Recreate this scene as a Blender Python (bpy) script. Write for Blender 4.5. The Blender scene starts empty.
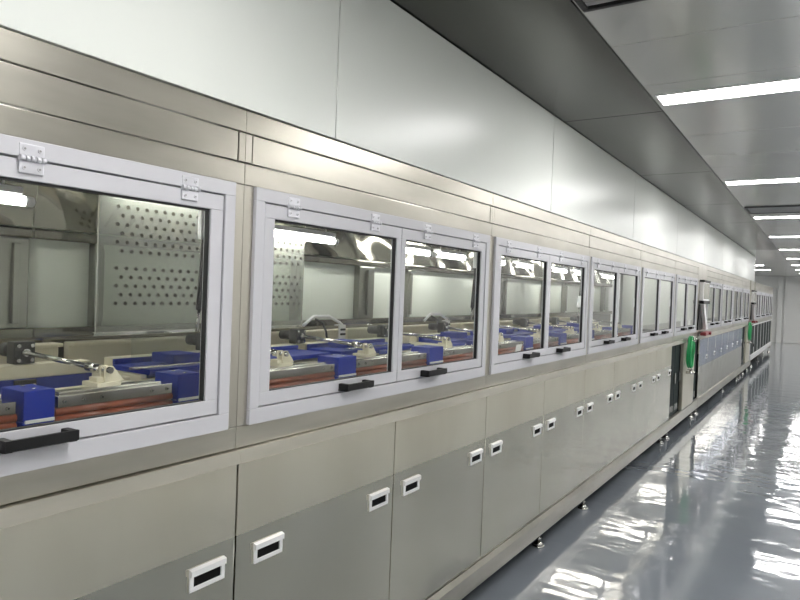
import bpy, bmesh, math, random
from mathutils import Vector, Matrix
R = math.radians
random.seed(7)
sc = bpy.context.scene
col = sc.collection

# ------------------------------------------------------------------ camera, world, exposure
YAW, PITCH, ROLL = R(32.81), R(-.926), R(2.1185)
fw = Vector((-math.sin(YAW) * math.cos(PITCH), math.cos(YAW) * math.cos(PITCH), math.sin(PITCH)))
rt = Vector((math.cos(YAW), math.sin(YAW), 0))
up = rt.cross(fw)
rt2 = rt * math.cos(ROLL) + up * math.sin(ROLL)
up2 = up * math.cos(ROLL) - rt * math.sin(ROLL)
cam = bpy.data.cameras.new('camera')
camo = bpy.data.objects.new('camera', cam)
col.objects.link(camo)
camo.matrix_world = Matrix(((rt2.x, up2.x, -fw.x, 1.42), (rt2.y, up2.y, -fw.y, 0), (rt2.z, up2.z, -fw.z, 1.60), (0, 0, 0, 1)))
cam.sensor_width = 36
cam.lens = 657.34 / 800 * 36
cam.clip_start = .02
sc.camera = camo
w = bpy.data.worlds.new('World')
sc.world = w
w.use_nodes = True
w.node_tree.nodes['Background'].inputs[0].default_value = (.9, .95, 1, 1)
w.node_tree.nodes['Background'].inputs[1].default_value = .3
sc.view_settings.view_transform = 'Standard'
sc.view_settings.look = 'None'
sc.view_settings.gamma = 1
sc.view_settings.exposure = 1.0
LAMP = 22.0          # ceiling light emission
TUBE = 13.0          # lamps inside the cabinets
sc.cycles.max_bounces = 10
sc.cycles.diffuse_bounces = 5
sc.cycles.glossy_bounces = 6
sc.cycles.transparent_max_bounces = 24
sc.cycles.sample_clamp_indirect = 8

# ------------------------------------------------------------------ materials
def mat(name, c, rough=.5, metal=0, spec=.5, coat=0):
    m = bpy.data.materials.new(name)
    m.use_nodes = True
    b = m.node_tree.nodes['Principled BSDF']
    b.inputs['Base Color'].default_value = (*c, 1)
    b.inputs['Roughness'].default_value = rough
    b.inputs['Metallic'].default_value = metal
    b.inputs['Specular IOR Level'].default_value = spec
    b.inputs['Coat Weight'].default_value = coat
    return m

def noise(m, scale=(1, 1, 1), ns=4., detail=3., bump=None, dist=.01, rough=None, tint=None, nrough=.5):
    """object-space noise driving bump, roughness range or base colour pair"""
    nt = m.node_tree
    b = nt.nodes['Principled BSDF']
    tc = nt.nodes.new('ShaderNodeNewGeometry')
    mp = nt.nodes.new('ShaderNodeMapping')
    mp.inputs['Scale'].default_value = scale
    n = nt.nodes.new('ShaderNodeTexNoise')
    n.inputs['Scale'].default_value = ns
    n.inputs['Detail'].default_value = detail
    n.inputs['Roughness'].default_value = nrough
    nt.links.new(tc.outputs['Position'], mp.inputs[0])
    nt.links.new(mp.outputs[0], n.inputs['Vector'])
    if bump:
        bp = nt.nodes.new('ShaderNodeBump')
        bp.inputs['Strength'].default_value = bump
        bp.inputs['Distance'].default_value = dist
        nt.links.new(n.outputs[0], bp.inputs['Height'])
        if b.inputs['Normal'].links:
            nt.links.new(b.inputs['Normal'].links[0].from_socket, bp.inputs['Normal'])
        nt.links.new(bp.outputs[0], b.inputs['Normal'])
    if rough:
        r = nt.nodes.new('ShaderNodeMapRange')
        r.inputs[1].default_value, r.inputs[2].default_value = .3, .7
        r.inputs[3].default_value, r.inputs[4].default_value = rough
        nt.links.new(n.outputs[0], r.inputs[0])
        nt.links.new(r.outputs[0], b.inputs['Roughness'])
    if tint:
        r = nt.nodes.new('ShaderNodeValToRGB')
        r.color_ramp.elements[0].position, r.color_ramp.elements[1].position = .3, .7
        r.color_ramp.elements[0].color = (*tint[0], 1)
        r.color_ramp.elements[1].color = (*tint[1], 1)
        nt.links.new(n.outputs[0], r.inputs[0])
        nt.links.new(r.outputs[0], b.inputs['Base Color'])
    return m

def emis(name, c, s):
    m = mat(name, (.9, .9, .9))
    b = m.node_tree.nodes['Principled BSDF']
    b.inputs['Emission Color'].default_value = (*c, 1)
    b.inputs['Emission Strength'].default_value = s
    return m

def clear(name, tint, refl_rough=.0, ior=1.45):
    m = bpy.data.materials.new(name)
    m.use_nodes = True
    nt = m.node_tree
    nt.nodes.clear()
    o = nt.nodes.new('ShaderNodeOutputMaterial')
    mx = nt.nodes.new('ShaderNodeMixShader')
    t = nt.nodes.new('ShaderNodeBsdfTransparent')
    g = nt.nodes.new('ShaderNodeBsdfGlossy')
    f = nt.nodes.new('ShaderNodeFresnel')
    t.inputs[0].default_value = (*tint, 1)
    g.inputs[0].default_value = (1, 1, 1, 1)
    g.inputs['Roughness'].default_value = refl_rough
    f.inputs[0].default_value = ior
    ge = nt.nodes.new('ShaderNodeNewGeometry')
    su = nt.nodes.new('ShaderNodeMath')
    su.operation = 'SUBTRACT'
    su.inputs[0].default_value = 1
    mu = nt.nodes.new('ShaderNodeMath')
    mu.operation = 'MULTIPLY'
    nt.links.new(ge.outputs['Backfacing'], su.inputs[1])
    nt.links.new(su.outputs[0], mu.inputs[0])
    nt.links.new(f.outputs[0], mu.inputs[1])
    nt.links.new(mu.outputs[0], mx.inputs[0])
    nt.links.new(t.outputs[0], mx.inputs[1])
    nt.links.new(g.outputs[0], mx.inputs[2])
    nt.links.new(mx.outputs[0], o.inputs[0])
    return m

M = {}
M['steel'] = noise(mat('brushed_steel', (.47, .455, .405), .3, 1), (1, .5, 25), 6, 1, rough=(.29, .32))
M['steel_v'] = noise(mat('brushed_steel_upright', (.50, .48, .425), .3, 1), (1, 25, .5), 6, 1, rough=(.29, .32))
M['door_up'] = noise(mat('door_pale_steel', (.66, .63, .545), .34, 1), (1, 30, .6), 6, 1, rough=(.32, .35))
M['door_low'] = noise(mat('door_darker_steel', (.60, .585, .515), .17, 1), (1, 30, .6), 6, 1, rough=(.12, .135))
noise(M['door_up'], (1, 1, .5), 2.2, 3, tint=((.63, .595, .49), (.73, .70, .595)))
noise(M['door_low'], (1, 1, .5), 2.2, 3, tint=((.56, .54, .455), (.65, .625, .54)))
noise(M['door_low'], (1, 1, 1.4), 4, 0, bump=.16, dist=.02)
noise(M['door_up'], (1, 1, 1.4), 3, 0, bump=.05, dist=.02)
noise(M['steel'], (1, .6, 3), 3, 4, tint=((.39, .375, .325), (.51, .49, .435)))
noise(M['steel_v'], (1, 3, .6), 3, 4, tint=((.42, .40, .35), (.53, .51, .455)))
M['mirror'] = noise(mat('wavy_mirror_steel', (.26, .25, .21), .12, 1), (1, 1, 2), 2.0, 1, bump=.12, dist=.05)
M['inner'] = noise(mat('inner_steel', (.28, .28, .25), .3, 1), (1, 1, 1), 3, 2, bump=.1, dist=.02)
M['polish'] = mat('polished_steel', (.66, .65, .62), .16, 1)
M['alu'] = noise(mat('lilac_white_aluminium', (.50, .50, .53), .38, .1), (1, 1, 1), 40, 2, rough=(.34, .44))
M['hinge'] = mat('hinge_aluminium', (.62, .62, .66), .35, .6)
M['screw'] = mat('screw_steel', (.3, .3, .3), .4, .8)
M['black'] = noise(mat('black_plastic', (.006, .006, .0065), .5, 0, .3), (1, 1, 1), 60, 2, rough=(.45, .55))
M['gasket'] = mat('black_rubber', (.01, .01, .011), .6)
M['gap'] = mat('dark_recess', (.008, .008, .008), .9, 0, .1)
M['bezel'] = mat('white_zinc_bezel', (.80, .80, .80), .3, .3)
M['white'] = noise(mat('white_coated_panel', (.655, .68, .645), .32, 0, .4), (1, 1, 1), 40, 1, rough=(.29, .31))
M['wall'] = noise(mat('white_wall_panel', (.84, .84, .82), .5), (1, 1, 1), 2, 2, rough=(.45, .55))
M['ceil'] = noise(mat('satin_ceiling_metal', (.60, .60, .575), .18, .55), (1, 1, 1), 40, 1, rough=(.17, .19))
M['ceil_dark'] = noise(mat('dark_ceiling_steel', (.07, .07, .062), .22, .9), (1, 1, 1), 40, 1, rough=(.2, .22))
M['seam'] = mat('ceiling_seam', (.30, .30, .29), .5, .3)
M['lamp'] = emis('lit_diffuser', (1, .985, .97), LAMP)
M['lampframe'] = mat('lamp_frame', (.8, .8, .8), .4)
M['tube'] = emis('lit_tube', (1, .99, .95), TUBE)
M['glass'] = clear('window_glass', (.965, .975, .96))
M['acrylic'] = clear('clear_acrylic', (.90, .92, .89), .03)
M['frost'] = clear('hazy_acrylic', (.84, .86, .82), .08)
_nt = M['frost'].node_tree
_d = _nt.nodes.new('ShaderNodeBsdfDiffuse')
_d.inputs[0].default_value = (.72, .74, .68, 1)
_m = _nt.nodes.new('ShaderNodeMixShader')
_m.inputs[0].default_value = .28
_o = [n for n in _nt.nodes if n.type == 'OUTPUT_MATERIAL'][0]
_nt.links.new(_o.inputs[0].links[0].from_socket, _m.inputs[1])
_nt.links.new(_d.outputs[0], _m.inputs[2])
_nt.links.new(_m.outputs[0], _o.inputs[0])
M['hole'] = mat('hole_edge', (.06, .055, .04), .4)
M['liner'] = noise(mat('grey_green_liner', (.74, .78, .71), .45), (1, 1, 1), 2, 2, rough=(.4, .5))
M['blue'] = noise(mat('blue_polymer', (.006, .03, .30), .5, 0, .15), (1, 1, 1), 8, 2, tint=((.003, .018, .26), (.005, .027, .33)))
M['bluedark'] = mat('blue_cover', (.010, .03, .26), .3)
M['cream'] = noise(mat('cream_polypropylene', (.62, .58, .44), .4), (1, 1, 1), 6, 2, tint=((.68, .63, .48), (.76, .71, .56)))
M['copper'] = noise(mat('orange_brown_tube', (.42, .10, .035), .32), (1, 1, 1), 9, 2, tint=((.17, .038, .015), (.27, .06, .022)))
M['dark'] = mat('dark_machined_metal', (.05, .05, .048), .4, .5)
M['teal'] = mat('dark_teal_panel', (.012, .02, .02), .6, 0, .12)
M['green'] = mat('green_hose', (.02, .33, .10), .35)
M['red'] = mat('red_plastic', (.20, .015, .02), .4)
M['film'] = noise(mat('blue_protective_film', (.16, .24, .40), .2, .5), (1, 3, 1), 2, 2, tint=((.07, .12, .25), (.30, .34, .42)))
M['paper'] = mat('white_paper', (.8, .8, .8), .6)
M['screen'] = mat('grey_screen', (.34, .33, .28), .2)
M['grille'] = mat('grey_grille', (.30, .30, .31), .5)

def floor_mat():
    m = mat('glossy_grey_epoxy', (.17, .19, .215), .07, 0, .75, .35)
    m.node_tree.nodes['Principled BSDF'].inputs['Coat Roughness'].default_value = .04
    noise(m, (1, 1, 1), .8, 2, tint=((.17, .19, .215), (.20, .22, .245)))
    noise(m, (1, 1.6, 1), 2.1, 2, bump=.28, dist=.02)
    noise(m, (1, 1, 1), 9, 2, bump=.05, dist=.01)
    nt = m.node_tree
    b = nt.nodes['Principled BSDF']
    nt.links.new(b.inputs['Normal'].links[0].from_socket, b.inputs['Coat Normal'])
    return m
M['floor'] = floor_mat()

# ------------------------------------------------------------------ builders
ORG = {}
def box(bm, lo, hi, bev=0, mi=0):
    t = bmesh.new()
    bmesh.ops.create_cube(t, size=1)
    s = [hi[i] - lo[i] for i in range(3)]
    c = [(hi[i] + lo[i]) / 2 for i in range(3)]
    for v in t.verts:
        v.co = Vector([v.co[i] * s[i] + c[i] for i in range(3)])
    if bev:
        bmesh.ops.bevel(t, geom=t.edges[:], offset=min(bev, min(s) * .45), segments=2, affect='EDGES', profile=.6)
    merge(bm, t, mi)
    return bm

def merge(bm, t, mi=0, smooth=None):
    mp = {}
    for v in t.verts:
        mp[v] = bm.verts.new(v.co)
    for f in t.faces:
        try:
            nf = bm.faces.new([mp[v] for v in f.verts])
        except ValueError:
            continue
        nf.material_index = mi
        nf.smooth = f.smooth if smooth is None else smooth
    t.free()

def cyl(bm, a, b, r, n=14, mi=0, r2=None):
    a, b = Vector(a), Vector(b)
    d = (b - a)
    L = d.length
    t = bmesh.new()
    bmesh.ops.create_cone(t, cap_ends=True, segments=n, radius1=r, radius2=r if r2 is None else r2, depth=L)
    q = d.to_track_quat('Z', 'Y').to_matrix().to_4x4()
    bmesh.ops.transform(t, matrix=Matrix.Translation((a + b) / 2) @ q, verts=t.verts)
    for f in t.faces:
        f.smooth = len(f.verts) == 4
    merge(bm, t, mi)
    return bm

def tube(bm, pts, r, n=8, closed=False):
    pts = [Vector(p) for p in pts]
    rings = []
    N = len(pts)
    for i, p in enumerate(pts):
        a = pts[(i - 1) % N] if closed or i else p
        b = pts[(i + 1) % N] if closed or i < N - 1 else p
        d = (b - a).normalized()
        x = d.orthogonal().normalized() if not rings else (rings[-1][1] - d * rings[-1][1].dot(d)).normalized()
        y = d.cross(x)
        rings.append(([bm.verts.new(p + x * r * math.cos(k * 2 * math.pi / n) + y * r * math.sin(k * 2 * math.pi / n)) for k in range(n)], x))
    for i in range(N if closed else N - 1):
        A, B = rings[i][0], rings[(i + 1) % N][0]
        for k in range(n):
            f = bm.faces.new((A[k], A[(k + 1) % n], B[(k + 1) % n], B[k]))
            f.smooth = True
    if not closed:
        bm.faces.new(rings[0][0][::-1])
        bm.faces.new(rings[-1][0])
    return bm

def prism(bm, poly, y0, y1, mi=0):
    """extrude an (x, z) outline along y"""
    A = [bm.verts.new((x, y0, z)) for x, z in poly]
    B = [bm.verts.new((x, y1, z)) for x, z in poly]
    n = len(poly)
    fs = [bm.faces.new(A), bm.faces.new(B[::-1])]
    for i in range(n):
        fs.append(bm.faces.new((A[i], B[i], B[(i + 1) % n], A[(i + 1) % n])))
    for f in fs:
        f.material_index = mi
    bmesh.ops.recalc_face_normals(bm, faces=fs)
    return bm

def NB():
    return bmesh.new()

def obj(name, bm, ms, parent=None):
    o_ = ORG[parent.name] if parent else Vector()
    if parent:
        bmesh.ops.translate(bm, verts=bm.verts, vec=-o_)
    me = bpy.data.meshes.new(name)
    bm.normal_update()
    bm.to_mesh(me)
    bm.free()
    for m in (ms if isinstance(ms, (list, tuple)) else [ms]):
        me.materials.append(M[m])
    o = bpy.data.objects.new(name, me)
    col.objects.link(o)
    if parent:
        o.parent = parent
    ORG[o.name] = o_
    return o

def thing(name, label, cat, loc, group=None):
    o = bpy.data.objects.new(name, None)
    o.empty_display_size = .1
    col.objects.link(o)
    o.location = loc
    o['label'] = label
    o['category'] = cat
    if group:
        o['group'] = group
    ORG[o.name] = Vector(loc)
    return o

def solo(name, bm, ms, label, cat, group=None):
    o = obj(name, bm, ms)
    o['label'] = label
    o['category'] = cat
    if group:
        o['group'] = group
    return o

def struct(name, bm, ms):
    o = obj(name, bm, ms)
    o['kind'] = 'structure'
    return o

ORD = ['first', 'second', 'third', 'fourth', 'fifth', 'sixth', 'seventh', 'eighth', 'ninth', 'tenth', 'eleventh', 'twelfth', 'thirteenth', 'fourteenth', 'fifteenth']

# ------------------------------------------------------------------ the room
CZ = 2.70
XR, XL, YN, YF = 2.7, -3.6, -3.0, 31.0
struct('floor', box(NB(), (XL, YN, -.1), (XR, YF, 0)), 'floor')
struct('wall_far', box(NB(), (XL, YF, 0), (XR, YF + .1, CZ)), 'wall')
struct('wall_right', box(NB(), (XR, YN, 0), (XR + .1, YF, CZ)), 'wall')
struct('wall_left', box(NB(), (XL - .1, YN, 0), (XL, YF, CZ)), 'wall')
struct('wall_near', box(NB(), (XL, YN - .1, 0), (XR, YN, CZ)), 'wall')
b = NB()
XS = .585          # edge between dark strip and light ceiling
SEAM = [YN, -.3, 2.93, 3.55, 4.75, 5.95, 7.15, 8.35, 9.55, 10.75, 11.95, 13.15, 14.35, 15.55, 17.9, 20.3, 22.7, 25.1, 27.5, YF]
for a, c in zip(SEAM, SEAM[1:]):
    box(b, (XS + .002, a + .003, CZ), (XR, c - .003, CZ + .06), .002)
    if a >= 15.5:
        box(b, (XL, a + .003, CZ), (XS - .002, c - .003, CZ + .06), .002)
box(b, (XL, YN, CZ + .012), (XR, YF, CZ + .1), 0, 1)
struct('ceiling', b, ['ceil', 'seam'])
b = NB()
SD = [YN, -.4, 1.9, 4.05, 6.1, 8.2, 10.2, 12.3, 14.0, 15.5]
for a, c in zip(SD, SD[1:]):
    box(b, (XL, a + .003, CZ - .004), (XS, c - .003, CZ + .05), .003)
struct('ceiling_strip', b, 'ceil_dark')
b = NB()
box(b, (-.18, YF - .16, 0), (.02, YF - .005, CZ), .01)
struct('trim_1', b, 'wall')
b = NB()
box(b, (.06, YF - .08, 0), (.12, YF - .005, CZ), .01)
struct('trim_2', b, 'wall')
struct('baseboard_far', box(NB(), (.13, YF - .04, 0), (XR, YF - .002, .09), .01), 'wall')

# ------------------------------------------------------------------ ceiling lights and vents
def light(y, x0, x1, label, group):
    t = thing('ceiling_light', label, 'ceiling light', ((x0 + x1) / 2, y, CZ - .006), group)
    b = NB()
    box(b, (x0, y - .10, CZ - .006), (x1, y - .092, CZ + .01)); box(b, (x0, y + .092, CZ - .006), (x1, y + .10, CZ + .01))
    box(b, (x0, y - .092, CZ - .006), (x0 + .008, y + .092, CZ + .01)); box(b, (x1 - .008, y - .092, CZ - .006), (x1, y + .092, CZ + .01))
    obj('frame', b, 'lampframe', t)
    obj('diffuser', box(NB(), (x0 + .008, y - .092, CZ - .004), (x1 - .008, y + .092, CZ + .008)), 'lamp', t)
LY = [-2.0, .9, 3.83, 6.77, 9.65, 12.5, 15.5, 18.6, 21.6, 24.6, 27.6]
vis = 0
for y in LY:
    if y < 3:
        lab = 'white strip ceiling light above the camera end of the aisle' if y > 0 else 'white strip ceiling light behind the camera'
    else:
        lab = '%s strip ceiling light over the aisle, counting from the nearest' % ORD[vis]
        vis += 1
    light(y, .61, 2.35, 'white ' + lab if y > 3 else lab, 'strip lights over the aisle')
for k, y in enumerate([19.2, 22.0, 25.0]):
    light(y, -2.2, -.1, 'white strip light beyond the machine top, %s seen through the gap' % ORD[k], 'strip lights beyond the machine')
def vent(y0, y1, x0, x1, label):
    t = thing('ceiling_vent', label, 'ceiling vent', ((x0 + x1) / 2, (y0 + y1) / 2, CZ - .012), 'square vents in the ceiling')
    b = NB()
    for q in (((x0, y0), (x1, y0 + .025)), ((x0, y1 - .025), (x1, y1)), ((x0, y0 + .025), (x0 + .025, y1 - .025)), ((x1 - .025, y0 + .025), (x1, y1 - .025))):
        box(b, (*q[0], CZ - .012), (*q[1], CZ + .005), .003)
    obj('frame', b, 'black', t)
    b = NB()
    for k in range(14):
        yy = y0 + .03 + k * (y1 - y0 - .06) / 14
        box(b, (x0 + .025, yy, CZ - .006), (x1 - .025, yy + .028, CZ + .002))
    obj('grille', b, 'grille', t)
vent(1.92, 2.5, .6, 1.2, 'dark framed square ceiling vent cut by the top of the photo')
vent(8.55, 9.15, .6, 1.2, 'dark framed ceiling vent far off, just before the third strip light')

# ------------------------------------------------------------------ white cover panels over the machine
WP = [-.9, 1.765, 3.87, 5.925, 7.95, 9.97, 11.9, 13.8, 15.5, 17.9]
for k, (a, c) in enumerate(zip(WP, WP[1:])):
    t = NB()
    box(t, (-.05, a + .0025, 2.106), (-.004, c - .0025, CZ - .008), .003)
    solo('cover_panel', t, 'white', '%s white cover panel above the steel machine front, counted from the left' % ORD[k], 'cover panel', 'white cover panels above the machine')
struct('panel_light_block', box(NB(), (-.30, -.9, 2.10), (-.056, 17.88, CZ - .01)), 'gap')  # unseen backing added behind the cover panels to block light

# ------------------------------------------------------------------ the machine
ZB, ZS, ZT = 1.183, 1.230, 1.885
def sash(t, s0, s1, hin, hy, left, detail):
    """s0..s1 along the machine; hin: hinge positions"""
    f = NB()
    zb, zt = ZS + .004, 1.842
    wl, wr = (.043, .031) if left else (.031, .043)
    x0, x1 = -.012, .016
    box(f, (x0, s0, zt - .042), (x1, s1, zt), .002)
    box(f, (x0, s0, zb), (x1, s1, zb + .040), .002)
    box(f, (x0, s0, zb + .040), (x1, s0 + wl, zt - .042), .002)
    box(f, (x0, s1 - wr, zb + .040), (x1, s1, zt - .042), .002)
    so = obj('sash', f, 'alu', t)
    g0, g1, gz0, gz1 = s0 + wl, s1 - wr, zb + .040, zt - .042
    obj('glass', box(NB(), (-.002, g0, gz0), (.003, g1, gz1)), 'glass', so)
    g = NB()
    for lo, hi in (((g0, gz0), (g0 + .003, gz1)), ((g1 - .0045, gz0), (g1, gz1)), ((g0, gz1 - .005), (g1, gz1)), ((g0, gz0), (g1, gz0 + .003))):
        box(g, (-.0035, lo[0], lo[1]), (.010, hi[0], hi[1]))
    obj('gasket', g, 'gasket', so)
    for h in hin:
        hb = NB()
        zc = 1.845
        box(hb, (.0165, h - .026, zc + .003), (.0225, h + .026, zc + .030), .002)
        box(hb, (.0165, h - .026, zc - .032), (.0225, h + .026, zc - .005), .002)
        ho = None
        for k in range(5 if detail else 1):
            n = 5 if detail else 1
            a = h - .028 + k * .056 / n
            cyl(hb, (.025, a + .0006, zc - .001), (.025, a + .056 / n - .0006, zc - .001), .0065, 12)
        ho = obj('hinge', hb, 'hinge', so)
        if detail:
            for dy in (-.016, .016):
                for dz in (.0185, -.0205):
                    s = NB()
                    cyl(s, (.022, h + dy, zc + dz), (.0245, h + dy, zc + dz), .0048, 10)
                    cyl(s, (.0245, h + dy, zc + dz), (.0249, h + dy, zc + dz), .0025, 6, 1)
                    obj('hinge_screw', s, ['hinge', 'screw'], so)
    # black bow grip
    hb = NB()
    L = .078
    zc = ZS + .020
    prism(hb, [(.048, zc - .012), (.060, zc - .008), (.060, zc + .014), (.052, zc + .014), (.050, zc + .002)], hy - L, hy + L)
    for s in (-1, 1):
        a, c = sorted((hy + s * L, hy + s * (L - .018)))
        box(hb, (.0165, a, zc - .012), (.056, c, zc + .014), .003)
    box(hb, (.0165, hy - L, zc - .012), (.049, hy + L, zc - .007))
    obj('grip', hb, 'black', so)
    so.location.x -= .009
    return so

def grip_plate(d, y, z):
    b = NB()
    hw, hh = .062, .032
    prism(b, [(.0005, z + hh), (.012, z + hh - .004), (.012, z + .012), (.004, z + .010), (.0005, z + .010)], y - hw, y + hw)
    box(b, (.0005, y - hw, z - hh), (.006, y + hw, z - .020), .002)
    box(b, (.0005, y - hw, z - .020), (.006, y - hw + .013, z + .010), .001)
    box(b, (.0005, y + hw - .013, z - .020), (.006, y + hw, z + .010), .001)
    box(b, (.0003, y - hw + .013, z - .020), (.0015, y + hw - .013, z + .010), 0, 1)  # flat black plate stands in for the shade inside the slot
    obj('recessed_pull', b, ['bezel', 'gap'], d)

def access_panel(t, y0, y1, pulls, film=False):
    b = NB()
    box(b, (-.02, y0 + .003, .242), (.0, y1 - .003, 1.076), .0025, 0)
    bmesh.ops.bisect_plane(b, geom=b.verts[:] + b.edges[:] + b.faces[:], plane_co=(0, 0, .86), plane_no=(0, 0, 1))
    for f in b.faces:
        f.material_index = 0 if f.calc_center_median().z > .86 else 1  # paler, rougher steel above the split height, darker and smoother below
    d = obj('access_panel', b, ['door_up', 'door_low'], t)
    if film:
        obj('protective_film', box(NB(), (.0003, y0 + .02, .68), (.0012, y1 - .02, 1.06)), 'film', d)
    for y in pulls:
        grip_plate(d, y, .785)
    return d

def foot(t, y, x=-.045):
    b = NB()
    cyl(b, (x, y, .03), (x, y, .12), .010, 12)
    cyl(b, (x, y, .045), (x, y, .06), .02, 6)
    cyl(b, (x, y, .012), (x, y, .034), .036, 16, 0, .014)
    cyl(b, (x, y, 0), (x, y, .012), .038, 16)
    obj('levelling_foot', b, 'polish', t)

XB = -1.15
TL = [(-.2, .3, 1.86), (.62, 1.25, 1.86), (1.55, 2.1, 1.99), (2.36, 2.98, 1.86), (3.10, 3.5, 1.99), (3.62, 4.05, 1.86), (4.10, 4.60, 1.86), (4.95, 5.35, 1.86), (5.55, 6.0, 1.86), (6.5, 7.0, 1.86), (7.2, 7.7, 1.86), (8.3, 8.9, 1.86)]  # the two higher tubes are added out of view to brighten the inside
BP = [(.30, .05), (.72, .03), (1.28, .055), (1.62, .02), (2.85, .018), (3.53, .085), (4.06, .02), (4.68, .07), (5.2, .02), (5.75, .07), (6.9, .07), (7.5, .02), (8.4, .07), (9.1, .02)]
def module(y0, y1, pl, pr, label, first=True, doors=(), feet=(), detail=True, deep=True, lower='doors'):
    """one steel cabinet: window y0..y1, posts from pl to pr"""
    t = thing('process_cabinet', label, 'process cabinet', (-.6, (pl + pr) / 2, 0))
    st = 'steel'
    obj('top_rail', box(NB(), (-.04, pl, 2.0365), (0, pr, 2.1), .003), st, t)
    obj('header_panel', box(NB(), (-.03, y0 - .01, 1.9505), (-.0015, y1 + .012, 2.0335), .002), st, t)
    obj('header_post', box(NB(), (-.03, pl, 1.9505), (.0, y0 - .0135, 2.0335), .002), 'steel_v', t)
    obj('header_post', box(NB(), (-.03, y1 + .0155, 1.9505), (.0, pr, 2.0335), .002), 'steel_v', t)
    obj('lintel_rail', box(NB(), (-.04, pl, ZT + .0005), (0, pr, 1.9475), .003), st, t)
    if y0 - pl > .01:
        obj('window_post', box(NB(), (-.04, pl, ZB), (0, y0 - .001, ZT), .002), 'steel_v', t)
    obj('window_post', box(NB(), (-.04, y1 + .001, ZB), (0, pr, ZT), .002), 'steel_v', t)
    obj('sill_rail', box(NB(), (-.04, pl, 1.1195), (0, pr, ZB - .0005), .003), st, t)
    obj('ledge', prism(NB(), [(-.03, 1.118), (.017, 1.118), (.025, 1.080), (-.03, 1.080)], pl, pr), st, t)
    # outer window frame
    b = NB()
    x0, x1 = -.03, .011
    box(b, (x0, y0, 1.846), (x1, y1, ZT), .002)
    box(b, (x0, y0, ZB), (x1, y1, ZS), .002)
    box(b, (x0, y0, ZS), (x1, y0 + .037, 1.846), .002)
    box(b, (x0, y1 - .037, ZS), (x1, y1, 1.846), .002)
    obj('window_frame', b, 'alu', t)
    mid = y0 + .498 * (y1 - y0)
    a0, a1, c0, c1 = y0 + .041, mid - .002, mid + .002, y1 - .041
    sash(t, a0, a1, (a0 + .12, a1 - .19), a0 + .61 * (a1 - a0), True, detail)
    sash(t, c0, c1, (c0 + (.235 if y0 < 0 else .19), c1 - .12), c0 + .335 * (c1 - c0), False, detail)
    if lower == 'doors':
        for k, (d0, d1) in enumerate(doors):
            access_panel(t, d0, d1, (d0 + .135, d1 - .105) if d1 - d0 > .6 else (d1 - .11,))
        obj('base_rail', prism(NB(), [(-.03, .12), (.012, .12), (.016, .126), (.016, .212), (.004, .238), (-.03, .238)], pl, pr), st, t)
    obj('lower_body', box(NB(), (XB - .1, pl, .12), (-.024 if lower == 'doors' else -.64, pr, 1.078)), 'gap', t)
    obj('light_leak_block', box(NB(), (XB - .1, pl, .001), (-.40, pr, .1195)), 'gap', t)  # block added below the body to stop light leaking in from behind
    if lower != 'doors':
        obj('under_sheet', box(NB(), (-.63, pl, 1.085), (-.045, pr, 1.095)), 'gap', t)
    for y in feet:
        foot(t, y)
    # inside
    obj('inner_floor', box(NB(), (XB, pl, 1.10), (-.045, pr, 1.14)), 'inner', t)
    obj('roof', box(NB(), (XB - .05, pl, 2.06), (-.045, pr, 2.09)), 'dark', t)
    obj('back_wall', box(NB(), (XB - .06, pl, 1.10), (XB - .02, pr, 2.06)), 'liner', t)
    if deep:
        b = NB()
        n = 40
        vs = []
        for j in range(13):
            row = []
            for i in range(n + 1):
                y = pl + (pr - pl) * i / n
                z = 1.785 + .272 * j / 12
                x = XB + .02 + .06 * (j / 12) ** 2 + .012 * math.sin(y * 5.3 + j * .35) * (j / 12) + .008 * math.sin(y * 13.1 + 1.3 * j / 3)
                row.append(b.verts.new((x, y, z)))
            vs.append(row)
        for j in range(12):
            for i in range(n):
                f = b.faces.new((vs[j][i], vs[j][i + 1], vs[j + 1][i + 1], vs[j + 1][i]))
                f.smooth = True
        obj('wavy_fascia', b, 'mirror', t)
        b = NB()
        box(b, (XB - .01, pl, 1.742), (XB + .03, pr, 1.782), .008)
        box(b, (XB - .01, pl, 1.36), (XB + .04, pr, 1.40), .004)
        box(b, (XB - .015, pl, 1.14), (XB + .02, pr, 1.36))
        obj('back_rail', b, 'mirror', t)
        for yy, hw in BP:
            if not pl + .06 < yy < pr - .06:
                continue
            b = NB()
            box(b, (XB - .015, yy - hw, 1.40), (XB + .03, yy + hw, 1.742), .006)
            box(b, (XB + .03, yy - .012, 1.42), (XB + .05, yy + .012, 1.72), .003)
            obj('back_post', b, 'inner', t)
        for a, c, zz in TL:
            if pl + .02 < a and c < pr - .02:
                b = NB()
                cyl(b, (-.95, a + .03, zz), (-.95, c - .03, zz), .017, 14, 0)
                cyl(b, (-.95, a, zz), (-.95, a + .03, zz), .019, 14, 1)
                cyl(b, (-.95, c - .03, zz), (-.95, c, zz), .019, 14, 1)
                box(b, (-.985, a + .05, zz + .02), (-.915, c - .05, zz + .045), .004, 1)
                for q in (a + .1, c - .1):
                    cyl(b, (-.95, q, zz + .045), (-.95, q, 2.0595), .004, 6, 1)
                obj('inner_lamp', b, ['tube', 'lampframe'], t)
    else:
        b = NB()
        cyl(b, (-.5, y0 + .12, 1.99), (-.5, y1 - .12, 1.99), .013, 10, 0)
        obj('inner_lamp', b, ['tube'], t)
    return t

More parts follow.
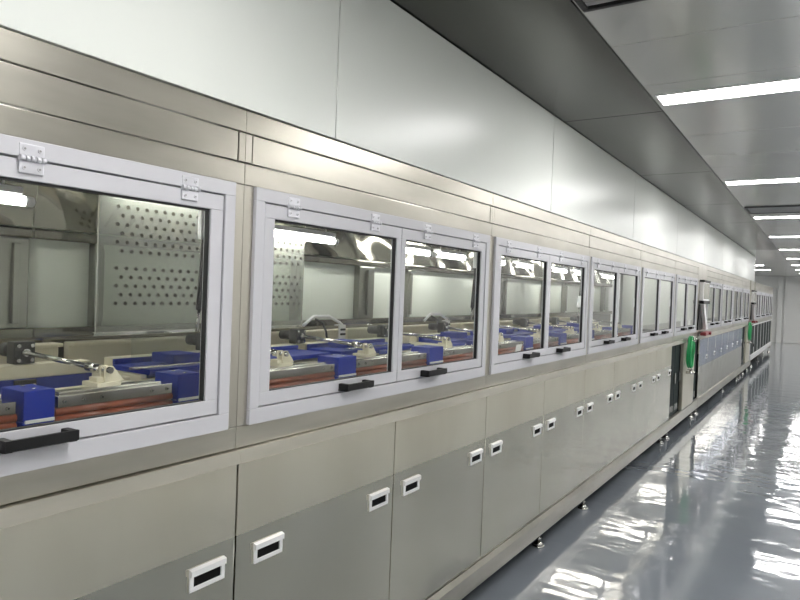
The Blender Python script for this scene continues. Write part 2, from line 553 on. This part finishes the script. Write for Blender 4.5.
DOOR = [-.32, .53, 1.362, 2.204, 3.05, 3.877, 4.692, 5.475, 6.276, 7.08, 7.9]
mods = [(-.30, 1.31), (1.39, 2.995), (3.067, 4.655), (4.712, 6.212), (6.305, 7.858), (7.955, 9.45),
        (10.35, 11.9), (12.0, 13.5), (13.6, 15.1), (15.2, 16.7), (18.3, 19.8), (19.9, 21.4), (21.5, 23.0), (23.1, 24.6)]
LAB = ['steel process cabinet at the far left, its window cut by the photo edge',
       'steel process cabinet second from the left, with the large two-pane window mid-photo',
       'steel process cabinet third from the left, white card behind its left pane',
       'steel process cabinet fourth from the left, between the third and fifth windows',
       'steel process cabinet fifth from the left, last before the black doors',
       'steel process cabinet above the black doors and first green hose',
       'steel process cabinet just beyond the first wall screen, blue film below',
       'steel process cabinet second beyond the first wall screen',
       'steel process cabinet third beyond the first wall screen',
       'steel process cabinet just before the far wall screen',
       'steel process cabinet just beyond the far wall screen, dark panels below',
       'steel process cabinet second beyond the far wall screen',
       'steel process cabinet third beyond the far wall screen',
       'steel process cabinet at the far end of the line']
CAB = []
for k, (y0, y1) in enumerate(mods):
    pl = -.32 if k == 0 else (mods[k - 1][1] + y0) / 2
    pr = mods[k + 1][0] if k + 1 < len(mods) else y1 + .1
    pr = (y1 + pr) / 2 if k + 1 < len(mods) else pr
    if k: pl += .0004
    if k == 5: pr = 9.515
    if k == 6: pl = 10.28
    if k == 9: pr = 16.78
    if k == 10: pl = 18.22
    if k < 5:
        dd = list(zip(DOOR[2 * k:], DOOR[2 * k + 1:2 * k + 3]))
    else:
        dd = ()
    ft = {0: (.1,), 1: (2.2,), 2: (4.0,), 3: (4.92,), 4: (7.70,), 5: (), 6: (10.05, ), 7: (12.95,), 8: (15.2,), 9: (16.4,), 10: (18.4,), 11: (20.4,), 12: (22.2,), 13: (24.5,)}[k]
    CAB.append(module(y0, y1, pl, pr, LAB[k], doors=dd, feet=ft, detail=k < 3, deep=k < 6, lower='doors' if k < 5 else 'other'))

# end cap of the line and the narrow posts that carry the screens
solo('end_panel', box(NB(), (-1.24, 24.706, .12), (0, 24.73, 2.1), .003), 'steel_v', 'steel end panel closing the far end of the machine', 'end panel')

def far_lower(y0, y1, n, t, film):
    ys = [y0 + (y1 - y0) * i / n for i in range(n + 1)]
    for a, c in zip(ys, ys[1:]):
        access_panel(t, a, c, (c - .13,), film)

# ------------------------------------------------------------------ service bay one (black doors, steel door, hose)
def bay(y, nm, second):
    def lab(s):
        return s + (' at the far service bay' if second else ' at the nearer service bay')
    t = thing('service_bay', 'far steel service bay with dark slots below the far wall screen' if second else 'steel service bay with black doors below the nearer wall screen', 'service bay', (-.4, y + .9, 0))
    b = NB(); box(b, (-.03, y, .12), (.012, y + 1.9, .24), .004); obj('base_rail', b, 'steel', t)
    obj('recess', box(NB(), (-.6, y, .24), (-.10, y + 1.9, 1.075)), 'gap', t)
    for (a, c) in ((y + .04, y + .30), (y + .32, y + .58)):
        d = obj('black_door', box(NB(), (-.05, a, .25), (-.02, c, 1.07), .004), 'teal', t)
        b = NB(); box(b, (-.02, c - .05, .62), (.004, c - .02, .74), .003); obj('latch', b, 'polish', d)
        b = NB()
        for q in range(4):
            box(b, (-.02, a + .03, .30 + q * .018), (-.015, c - .03, .308 + q * .018))
        obj('vent_slots', b, 'polish', d)
    d = obj('steel_door', box(NB(), (-.03, y + .70, .25), (.012, y + 1.50, 1.07), .004), 'door_up', t)
    d = obj('black_door', box(NB(), (-.05, y + 1.53, .25), (-.02, y + 1.86, 1.07), .004), 'teal', t)
    b = NB()
    for q in range(4):
        box(b, (-.02, y + 1.56, .30 + q * .018), (-.015, y + 1.82, .308 + q * .018))
    obj('vent_slots', b, 'polish', d)
    for yy in (y + .1, y + 1.75):
        foot(t, yy)
    # hose coil on a hook, tap below
    hy = y + .84
    h = thing('hose', lab('coiled green hose hanging on the steel door'), 'hose', (.05, hy, .92))
    b = NB()
    pts = []
    for i in range(5 * 28 + 1):
        a = math.pi / 2 + i * 2 * math.pi / 28
        k = i / 28
        rr = .105 + .012 * math.sin(k * 2.1)
        pts.append((.042 + .009 * k + .004 * math.sin(3 * a), hy + rr * math.cos(a), .958 + 1.68 * rr * math.sin(a)))
    tube(b, pts, .011, 8)
    obj('coil', b, 'green', h)
    b = NB()
    tube(b, [(.09, hy + .01, 1.10), (.085, hy + .07, .95), (.078, hy + .10, .86), (.072, hy + .11, .79)], .010, 8)
    obj('tail', b, 'green', h)
    b = NB(); cyl(b, (.012, hy, 1.105), (.12, hy, 1.105), .010, 10); cyl(b, (.12, hy, 1.105), (.12, hy, 1.15), .008, 10)
    solo('hose_hook', b, 'polish', lab('small steel hook holding the green hose'), 'hook')
    tp = thing('tap', lab('polished water tap with black spout under the green hose'), 'tap', (.06, hy + .05, .70))
    b = NB(); cyl(b, (.012, hy + .05, .70), (.11, hy + .05, .70), .017, 14); cyl(b, (.06, hy + .05, .70), (.06, hy + .05, .735), .012, 12)
    obj('body', b, 'polish', tp)
    b = NB(); box(b, (.03, hy + .01, .735), (.09, hy + .10, .747), .004); obj('handle', b, 'polish', tp)
    b = NB(); tube(b, [(.11, hy + .05, .70), (.135, hy + .05, .695), (.14, hy + .05, .66), (.14, hy + .05, .62)], .013, 10); obj('spout', b, 'black', tp)

def screen(y0, y1, second):
    lab = 'far' if second else 'nearer'
    p = thing('screen_post', 'steel upright carrying the %s wall screen' % lab, 'post', (-.1, (y0 + y1) / 2, 1.12))
    obj('post', box(NB(), (-.05, y0 - .14, 1.1195), (0, y1 + .069, 2.1), .003), 'steel_v', p)
    obj('ledge', box(NB(), (-.03, y0 - .14, 1.08), (.024, y1 + .069, 1.118), .003), 'steel', p)
    t = thing('wall_screen', '%s control screen with black ends on the machine front' % lab, 'screen', (.03, (y0 + y1) / 2, 1.57))
    obj('housing', box(NB(), (.0005, y0, 1.57), (.05, y1, 1.87), .006), 'bezel', t)
    b = NB(); box(b, (.05, y0 + .03, 1.62), (.053, y1 - .03, 1.84), .001); obj('display', b, 'screen', t)
    b = NB(); box(b, (.0005, y0 - .01, 1.555), (.062, y1 + .01, 1.60), .005); box(b, (.0005, y0 - .01, 1.85), (.062, y1 + .01, 1.88), .005); obj('black_edge', b, 'black', t)
    cc = thing('cable_cover', 'slanted white cable cover with a black back plate below the %s wall screen' % lab, 'cable cover', (.02, y0 + .2, 1.13))
    def slab(pts, x0, x1):
        b = NB()
        va = [b.verts.new((x0, *q)) for q in pts]; vb = [b.verts.new((x1, *q)) for q in pts]
        b.faces.new(va[::-1]); b.faces.new(vb)
        for i in range(len(pts)):
            b.faces.new((va[i], va[(i + 1) % len(pts)], vb[(i + 1) % len(pts)], vb[i]))
        bmesh.ops.recalc_face_normals(b, faces=b.faces)
        return b
    obj('back_plate', slab([(y0 - .02, 1.55), (y0 + .06, 1.55), (y0 + .30, 1.20), (y0 - .12, 1.20)], .001, .02), 'black', cc)
    obj('white_cover', slab([(y0 + .02, 1.55), (y0 + .12, 1.55), (y0 + .50, 1.20), (y0 + .30, 1.20)], .0205, .06), 'bezel', cc)
    r = thing('emergency_stop_box', 'red emergency stop box below the %s wall screen' % lab, 'stop box', (.05, y0 + .3, 1.13))
    obj('case', box(NB(), (.0265, y0 + .02, 1.125), (.10, y0 + .55, 1.172), .008), 'red', r)
    b = NB(); cyl(b, (.10, y0 + .3, 1.148), (.13, y0 + .3, 1.148), .018, 16); obj('button', b, 'red', r)

bay(7.92, 'a', False)
screen(9.66, 10.21, False)

# lower fronts of the far line
t = thing('lower_cabinet', 'long low steel cabinet with blue film on its doors, beyond the first hose', 'cabinet', (-.4, 12.7, 0), None)
far_lower(9.86, 15.55, 7, t, True)
obj('base_rail', box(NB(), (-.03, 9.83, .12), (.014, 15.58, .24), .004), 'steel', t)
bay(15.62, 'b', True)
screen(17.2, 17.85, True)
t = thing('dark_panel_rack', 'far low steel frame holding tall dark teal panels', 'rack', (-.3, 21.1, 0))
b = NB()
box(b, (-.04, 17.55, .22), (.012, 24.703, .34), .004); box(b, (-.04, 17.55, 1.04), (.012, 24.703, 1.0785), .004)
ys = [17.55 + i * (24.7 - 17.6) / 7 for i in range(8)]
for y in ys:
    box(b, (-.04, y, .34), (-.008, y + .045, 1.04), .003)
obj('frame', b, 'bezel', t)
for a, c in zip(ys, ys[1:]):
    obj('dark_panel', box(NB(), (-.05, a + .046, .341), (-.014, c - .001, 1.039), .004), 'teal', t)

# ------------------------------------------------------------------ equipment seen behind the glass
PANE = ['left pane of the first window', 'right pane of the first window', 'left pane of the second window', 'right pane of the second window', 'left pane of the third window',
        'right pane of the third window', 'left pane of the fourth window', 'right pane of the fourth window', 'left pane of the fifth window', 'right pane of the fifth window']
def pane(y):
    """which pane of the row looks onto position y; the camera looks slantwise, so it is the pane the sight line crosses"""
    yy = y
    for k in range(5):
        y0, y1 = mods[k]
        m = (y0 + y1) / 2
        if yy < m: return PANE[2 * k]
        if yy < y1 + .04: return PANE[2 * k + 1]
    return PANE[9]
def sight(x, y):
    return y * 1.42 / (1.42 - x)
ROW = []
def lab_at(s, x, y):
    ROW.append((s, sight(x, y)))
    return '#%d' % (len(ROW) - 1)
def name_row():
    """each thing of a kind is told apart by the pane it is seen through and its turn from the left in that pane"""
    by = {}
    for k, (s, y) in enumerate(ROW):
        by.setdefault((s, pane(y)), []).append((y, k))
    out = {}
    for (s, p), v in by.items():
        v.sort()
        for n, (y, k) in enumerate(v):
            out['#%d' % k] = '%s behind %s' % (s, p) if len(v) == 1 else '%s behind %s, %s from left' % (s, p, ORD[n])
    for o in bpy.data.objects:
        if o.get('label', '') in out:
            o['label'] = out[o['label']]

def block(y0, y1, x0, x1, z0, z1, s):
    t = thing('bearing_block', lab_at(s, (x0 + x1) / 2, (y0 + y1) / 2), 'bearing block', ((x0 + x1) / 2, (y0 + y1) / 2, z0), 'blue blocks along the conveyor')
    zm = z0 + (z1 - z0) * .45
    b = NB()
    box(b, (x0, y0, z0), (x1, y1, zm - .001), .003)
    obj('lower_half', b, 'blue', t)
    b = NB()
    box(b, (x0, y0, zm + .001), (x1, y1, z1), .003)
    obj('upper_half', b, 'blue', t)
    b = NB()
    box(b, (x1 - .001, y0 + .004, z0 + .064), (x1 + .004, y1 - .002, z0 + .073), .001)
    obj('clip_strip', b, 'bezel', t)
    b = NB()
    cyl(b, ((x0 + x1) / 2, y0 - .006, z0 + .055), ((x0 + x1) / 2, y1 + .006, z0 + .055), .026, 16)
    cyl(b, ((x0 + x1) / 2, y0 - .011, z0 + .055), ((x0 + x1) / 2, y1 + .011, z0 + .055), .011, 12)
    for dx in (-.03, .03):
        cyl(b, ((x0 + x1) / 2 + dx, (y0 + y1) / 2, z1), ((x0 + x1) / 2 + dx, (y0 + y1) / 2, z1 + .003), .006, 8)
    obj('shaft', b, 'polish', t)

def rail(y0, y1, x):
    t = thing('conveyor_rail', lab_at('steel conveyor rail', x, (y0 + y1) / 2), 'conveyor rail', (x, (y0 + y1) / 2, 1.18), 'steel conveyor rails behind the glass')
    b = NB()
    box(b, (x - .09, y0, 1.234), (x, y1, 1.266), .002)
    box(b, (x - .075, y0 + .02, 1.266), (x - .03, y1 - .02, 1.272), .002)
    obj('beam', b, 'polish', t)
    b = NB()
    n = max(3, int((y1 - y0) / .05))
    for i in (0, 1, 2, n - 2, n - 1):
        yy = y0 + .02 + i * (y1 - y0 - .04) / (n - 1)
        cyl(b, (x, yy, 1.25), (x + .003, yy, 1.25), .006, 8)
        cyl(b, (x + .003, yy, 1.25), (x + .0034, yy, 1.25), .003, 6, 1)
    obj('bolts', b, ['polish', 'black'], t)
    for z in (1.222, 1.199):
        b = NB()
        cyl(b, (x - .012, y0 - .004, z), (x - .012, y1 + .004, z), .0115, 14)
        cyl(b, (x - .045, y0 - .004, z), (x - .045, y1 + .004, z), .0115, 14)
        obj('orange_tube', b, 'copper', t)
    b = NB()
    for yy in (y0 + .03, y1 - .05):
        box(b, (x - .07, yy, 1.141), (x - .005, yy + .02, 1.188), .002)
    obj('bracket', b, 'steel', t)

def arm(y, x=-.42, L=.38, dy=-.05):
    t = thing('swing_arm', lab_at('steel push rod', x, y), 'push rod', (x, y, 1.272), 'push rods over the conveyor')
    b = NB(); box(b, (x - .05, y - .05, 1.2725), (x + .03, y + .03, 1.286), .002); box(b, (x - .03, y - .04, 1.286), (x + .01, y - .012, 1.30), .002)
    obj('foot_block', b, 'cream', t)
    b = NB()
    for s in (0, .028):
        vs = [(x - .012 + s, y - .045, 1.286), (x - .004 + s, y - .045, 1.286), (x - .004 + s, y + .045, 1.286), (x - .012 + s, y + .045, 1.286)]
        A = [b.verts.new((x - .014 + s, yy, zz)) for yy, zz in ((y - .02, 1.286), (y + .045, 1.286), (y + .005, 1.334), (y - .018, 1.334))]
        B = [b.verts.new((x - .006 + s, yy, zz)) for yy, zz in ((y - .02, 1.286), (y + .045, 1.286), (y + .005, 1.334), (y - .018, 1.334))]
        b.faces.new(A); b.faces.new(B[::-1])
        for i in range(4):
            b.faces.new((A[i], B[i], B[(i + 1) % 4], A[(i + 1) % 4]))
    bmesh.ops.recalc_face_normals(b, faces=b.faces)
    obj('clevis', b, 'cream', t)
    e0 = Vector((x, y - .008, 1.320)); e1 = Vector((x - L, y + dy, 1.345))
    b = NB(); cyl(b, e0 + (e1 - e0) * .10, e1, .0085, 12); cyl(b, e0 + (e1 - e0) * .04, e0 + (e1 - e0) * .2, .014, 12)
    obj('rod', b, 'polish', t)
    b = NB(); cyl(b, (x - .022, y - .008, 1.322), (x + .032, y - .008, 1.322), .010, 12)
    obj('pivot_pin', b, 'polish', t)
    # cylinder on the tank bridge
    q = e1
    b = NB(); box(b, (q.x - .05, q.y - .034, 1.306), (q.x + .0, q.y + .034, 1.380), .004)
    cyl(b, (q.x - .13, q.y, 1.345), (q.x - .05, q.y, 1.345), .024, 14)
    co = obj('cylinder', b, 'dark', t)
    b = NB()
    for dy_ in (-.022, .022):
        for dz in (-.024, .024):
            cyl(b, (q.x, q.y + dy_, 1.343 + dz), (q.x + .007, q.y + dy_, 1.343 + dz), .0065, 10)
    cyl(b, (q.x, q.y, 1.345), (q.x + .014, q.y, 1.345), .013, 12)
    obj('bolts', b, 'polish', co)
    if min(abs(q.y - v) for v in (-.25, .62, 1.44, 2.52, 3.62, 4.72, 5.82, 6.92, 7.8)) < .085:
        return
    b = NB(); box(b, (q.x + .009, q.y - .04, 1.200), (q.x + .022, q.y + .03, 1.256), .003)
    lo = obj('lower_clamp', b, 'dark', t)
    b = NB()
    for dy_ in (-.028, .018):
        cyl(b, (q.x + .022, q.y + dy_, 1.236), (q.x + .029, q.y + dy_, 1.236), .0075, 10)
    obj('bolts', b, 'polish', lo)

def tank(y0, y1):
    t = thing('process_tank', lab_at('cream plastic tank', -.85, (y0 + y1) / 2), 'tank', (-.8, (y0 + y1) / 2, 1.14), 'cream tanks under the conveyor')
    b = NB(); box(b, (-1.09, y0, 1.141), (-1.055, y1, 1.34), .004); box(b, (-1.09, y0, 1.332), (-1.02, y1, 1.346), .004); obj('rear_wall', b, 'cream', t)
    b = NB(); box(b, (-.60, y0, 1.141), (-.575, y1, 1.25), .004); obj('front_wall', b, 'cream', t)
    b = NB(); box(b, (-1.055, y0, 1.141), (-.60, y0 + .025, 1.262), .004); box(b, (-1.055, y1 - .025, 1.141), (-.60, y1, 1.262), .004); obj('end_wall', b, 'cream', t)
    b = NB(); box(b, (-.86, y0 + .025, 1.26), (-.80, y1 - .025, 1.303), .004); obj('bridge', b, 'cream', t)
    b = NB(); box(b, (-.80, y0 + .025, 1.176), (-.792, y1 - .025, 1.258)); obj('dark_panel', b, 'bluedark', t)
    b = NB(); box(b, (-1.05, y0 + .03, 1.16), (-.605, y1 - .03, 1.175)); obj('liquid_tray', b, 'inner', t)

def cover(y0, y1, boxes):
    t = thing('splash_cover', lab_at('blue splash cover', -.72, (y0 + y1) / 2), 'splash cover', (-.72, (y0 + y1) / 2, 1.262), 'blue splash covers behind the conveyor')
    b = NB(); box(b, (-.785, y0, 1.264), (-.565, y1, 1.284), .003); box(b, (-.785, y0, 1.284), (-.77, y1, 1.303), .003); obj('tray', b, 'blue', t)
    for (a, c) in boxes:
        obj('raised_box', box(NB(), (-.76, a, 1.2845), (-.63, c, 1.322), .004), 'blue', t)

FB = [(-.1, .01), (.925, 1.01), (1.42, 1.52), (2.27, 2.40), (3.06, 3.21), (3.72, 3.86), (4.42, 4.56), (5.15, 5.30), (5.95, 6.08), (6.75, 6.90), (7.5, 7.64)]
for a, c in FB:
    block(a, c, -.47, -.35, 1.141, 1.292, 'blue bearing block')
for (a, c), (a2, c2) in zip(FB, FB[1:]):
    rail(c + .014, a2 - .014, -.36)
RB = [(1.90, 2.02), (2.86, 2.96), (3.6, 3.72), (4.9, 5.05), (6.3, 6.45)]
for a, c in RB:
    block(a, c, -.545, -.475, 1.141, 1.275, 'lower blue block')
for y in (.62, 1.21, 1.99, 2.58, 3.36, 4.10, 4.85, 5.6, 6.4, 7.2):
    arm(y)
for y0, y1 in ((-.25, .60), (.64, 1.42), (1.46, 2.5), (2.54, 3.6), (3.64, 4.7), (4.74, 5.8), (5.84, 6.9), (6.94, 7.8)):
    tank(y0, y1)
for y0, y1, bx in ((-.1, .55, ((.1, .25),)), (1.47, 1.96, ((1.62, 1.74),)), (2.0, 2.48, ()), (2.56, 3.25, ((2.7, 2.82),)), (3.66, 4.3, ((3.9, 4.05),)), (4.4, 5.2, ((4.7, 4.85),)), (5.3, 6.1, ((5.6, 5.75),)), (6.2, 7.0, ((6.5, 6.65),))):
    cover(y0, y1, bx)

# perforated clear plates hanging before the back wall
def plate(y0, y1, label):
    t = thing('perforated_plate', label, 'perforated plate', (-1.0, (y0 + y1) / 2, 1.385), 'clear perforated plates')
    x = -1.0
    obj('sheet', box(NB(), (x - .003, y0, 1.385), (x, y1, 1.93), .001), 'frost', t)
    b = NB()
    rows = [1.50 + .036 * i for i in range(5)] + [1.715 + .036 * i for i in range(6)]
    for j, z in enumerate(rows):
        yy = y0 + .09 + (.0225 if j % 2 else 0)
        while yy < y1 - .02:
            cyl(b, (x - .006, yy, z), (x + .0015, yy, z), .0072, 10)
            yy += .045
    obj('holes', b, 'hole', t)
    b = NB(); box(b, (x - .006, y0 - .004, 1.37), (x + .006, y1 + .004, 1.385), .002)
    for yy in (y0, y1 - .006):
        box(b, (x - .004, yy, 1.385), (x + .004, yy + .006, 1.93), .001)
    for yy in (y0 + .05, y1 - .05):
        cyl(b, (x - .001, yy, 1.93), (x - .001, yy, 2.0585), .004, 8)
    obj('edge_strip', b, 'polish', t)
plate(1.53, 2.05, 'clear plate full of holes at the back of the first window')
plate(2.33, 2.76, 'clear plate full of holes at the back of the second window')

# clear guard, hanging sensors, cards
def guard(y0, y1, x, label):
    t = thing('clear_guard', label, 'guard', (x, (y0 + y1) / 2, 1.284), 'clear guards')
    obj('sheet', box(NB(), (x - .004, y0, 1.292), (x, y1, 1.41), .001), 'acrylic', t)
    b = NB(); box(b, (x - .012, y0, 1.2845), (x + .008, y1, 1.292), .001); obj('base_strip', b, 'polish', t)
guard(1.42, 1.90, -.60, 'small clear guard standing on the blue cover in the first window')
guard(2.66, 3.1, -.60, 'small clear guard standing on the blue cover in the second window')
def stay(y, label):
    t = thing('gas_strut', label, 'gas strut', (-.06, y, 1.4), 'black struts behind the glass')
    b = NB(); cyl(b, (-.05, y, 1.73), (-.062, y - .004, 1.52), .010, 12); obj('sleeve', b, 'black', t)
    b = NB(); cyl(b, (-.062, y - .004, 1.52), (-.066, y - .006, 1.46), .005, 10); obj('rod', b, 'polish', t)
    b = NB(); box(b, (-.06, y - .02, 1.72), (-.044, y + .015, 1.80), .002); obj('bracket', b, 'bezel', t)
stay(1.258, 'black gas strut at the right edge of the first window')
stay(2.975, 'black gas strut at the right edge of the second window')
stay(4.69, 'black gas strut at the right edge of the third window')
b = NB(); box(b, (-.0170, 4.49, 1.52), (-.0122, 4.60, 1.60)); solo('paper_tag', b, 'paper', 'white paper tag on the right pane of the third window', 'tag')
b = NB(); box(b, (-.0170, 6.05, 1.52), (-.0122, 6.15, 1.60)); solo('paper_tag', b, 'paper', 'white paper tag on the right pane of the fourth window', 'tag')
b = NB(); box(b, (-.0170, 7.67, 1.52), (-.0122, 7.77, 1.60)); solo('paper_tag', b, 'paper', 'white paper tag on the right pane of the fifth window', 'tag')
b = NB(); prism(b, [(-.12, 1.1405), (-.117, 1.1405), (-.085, 1.30), (-.088, 1.30)], 3.62, 3.70); solo('white_card', b, 'paper', 'white card leaning behind the left pane of the third window', 'card')
for yy, s in ((8.45, 'left'), (8.95, 'right')):
    b = NB(); box(b, (-.0170, yy, 1.28), (-.0122, yy + .12, 1.38)); solo('paper_tag', b, 'paper', 'small white tag low on the %s pane above the black doors' % s, 'tag')

def sensor(y, label):
    t = thing('sensor_bracket', label, 'bracket', (-.9, y, 1.304), 'sensor brackets in the second window')
    b = NB(); box(b, (-.90, y - .03, 1.304), (-.892, y + .03, 1.385), .003); box(b, (-.93, y - .03, 1.378), (-.892, y + .03, 1.385), .002); obj('plate', b, 'bezel', t)
    b = NB()
    for z in (1.325, 1.352):
        box(b, (-.892, y - .02, z), (-.884, y + .02, z + .012), .002)
    obj('sensor_head', b, 'black', t)
    b = NB(); tube(b, [(-.90, y - .33, 1.39), (-.90, y - .25, 1.435), (-.90, y - .12, 1.435), (-.90, y - .02, 1.398), (-.90, y, 1.386)], .009, 8); obj('white_hose', b, 'bezel', t)
    b = NB(); tube(b, [(-.91, y - .22, 1.42), (-.90, y - .17, 1.40), (-.89, y - .15, 1.35), (-.89, y - .14, 1.306)], .006, 8); obj('black_cable', b, 'black', t)
sensor(2.99, 'white sensor bracket with curved white hose in the left pane of the second window')
sensor(4.25, 'white sensor bracket with curved white hose in the right pane of the second window')

name_row()
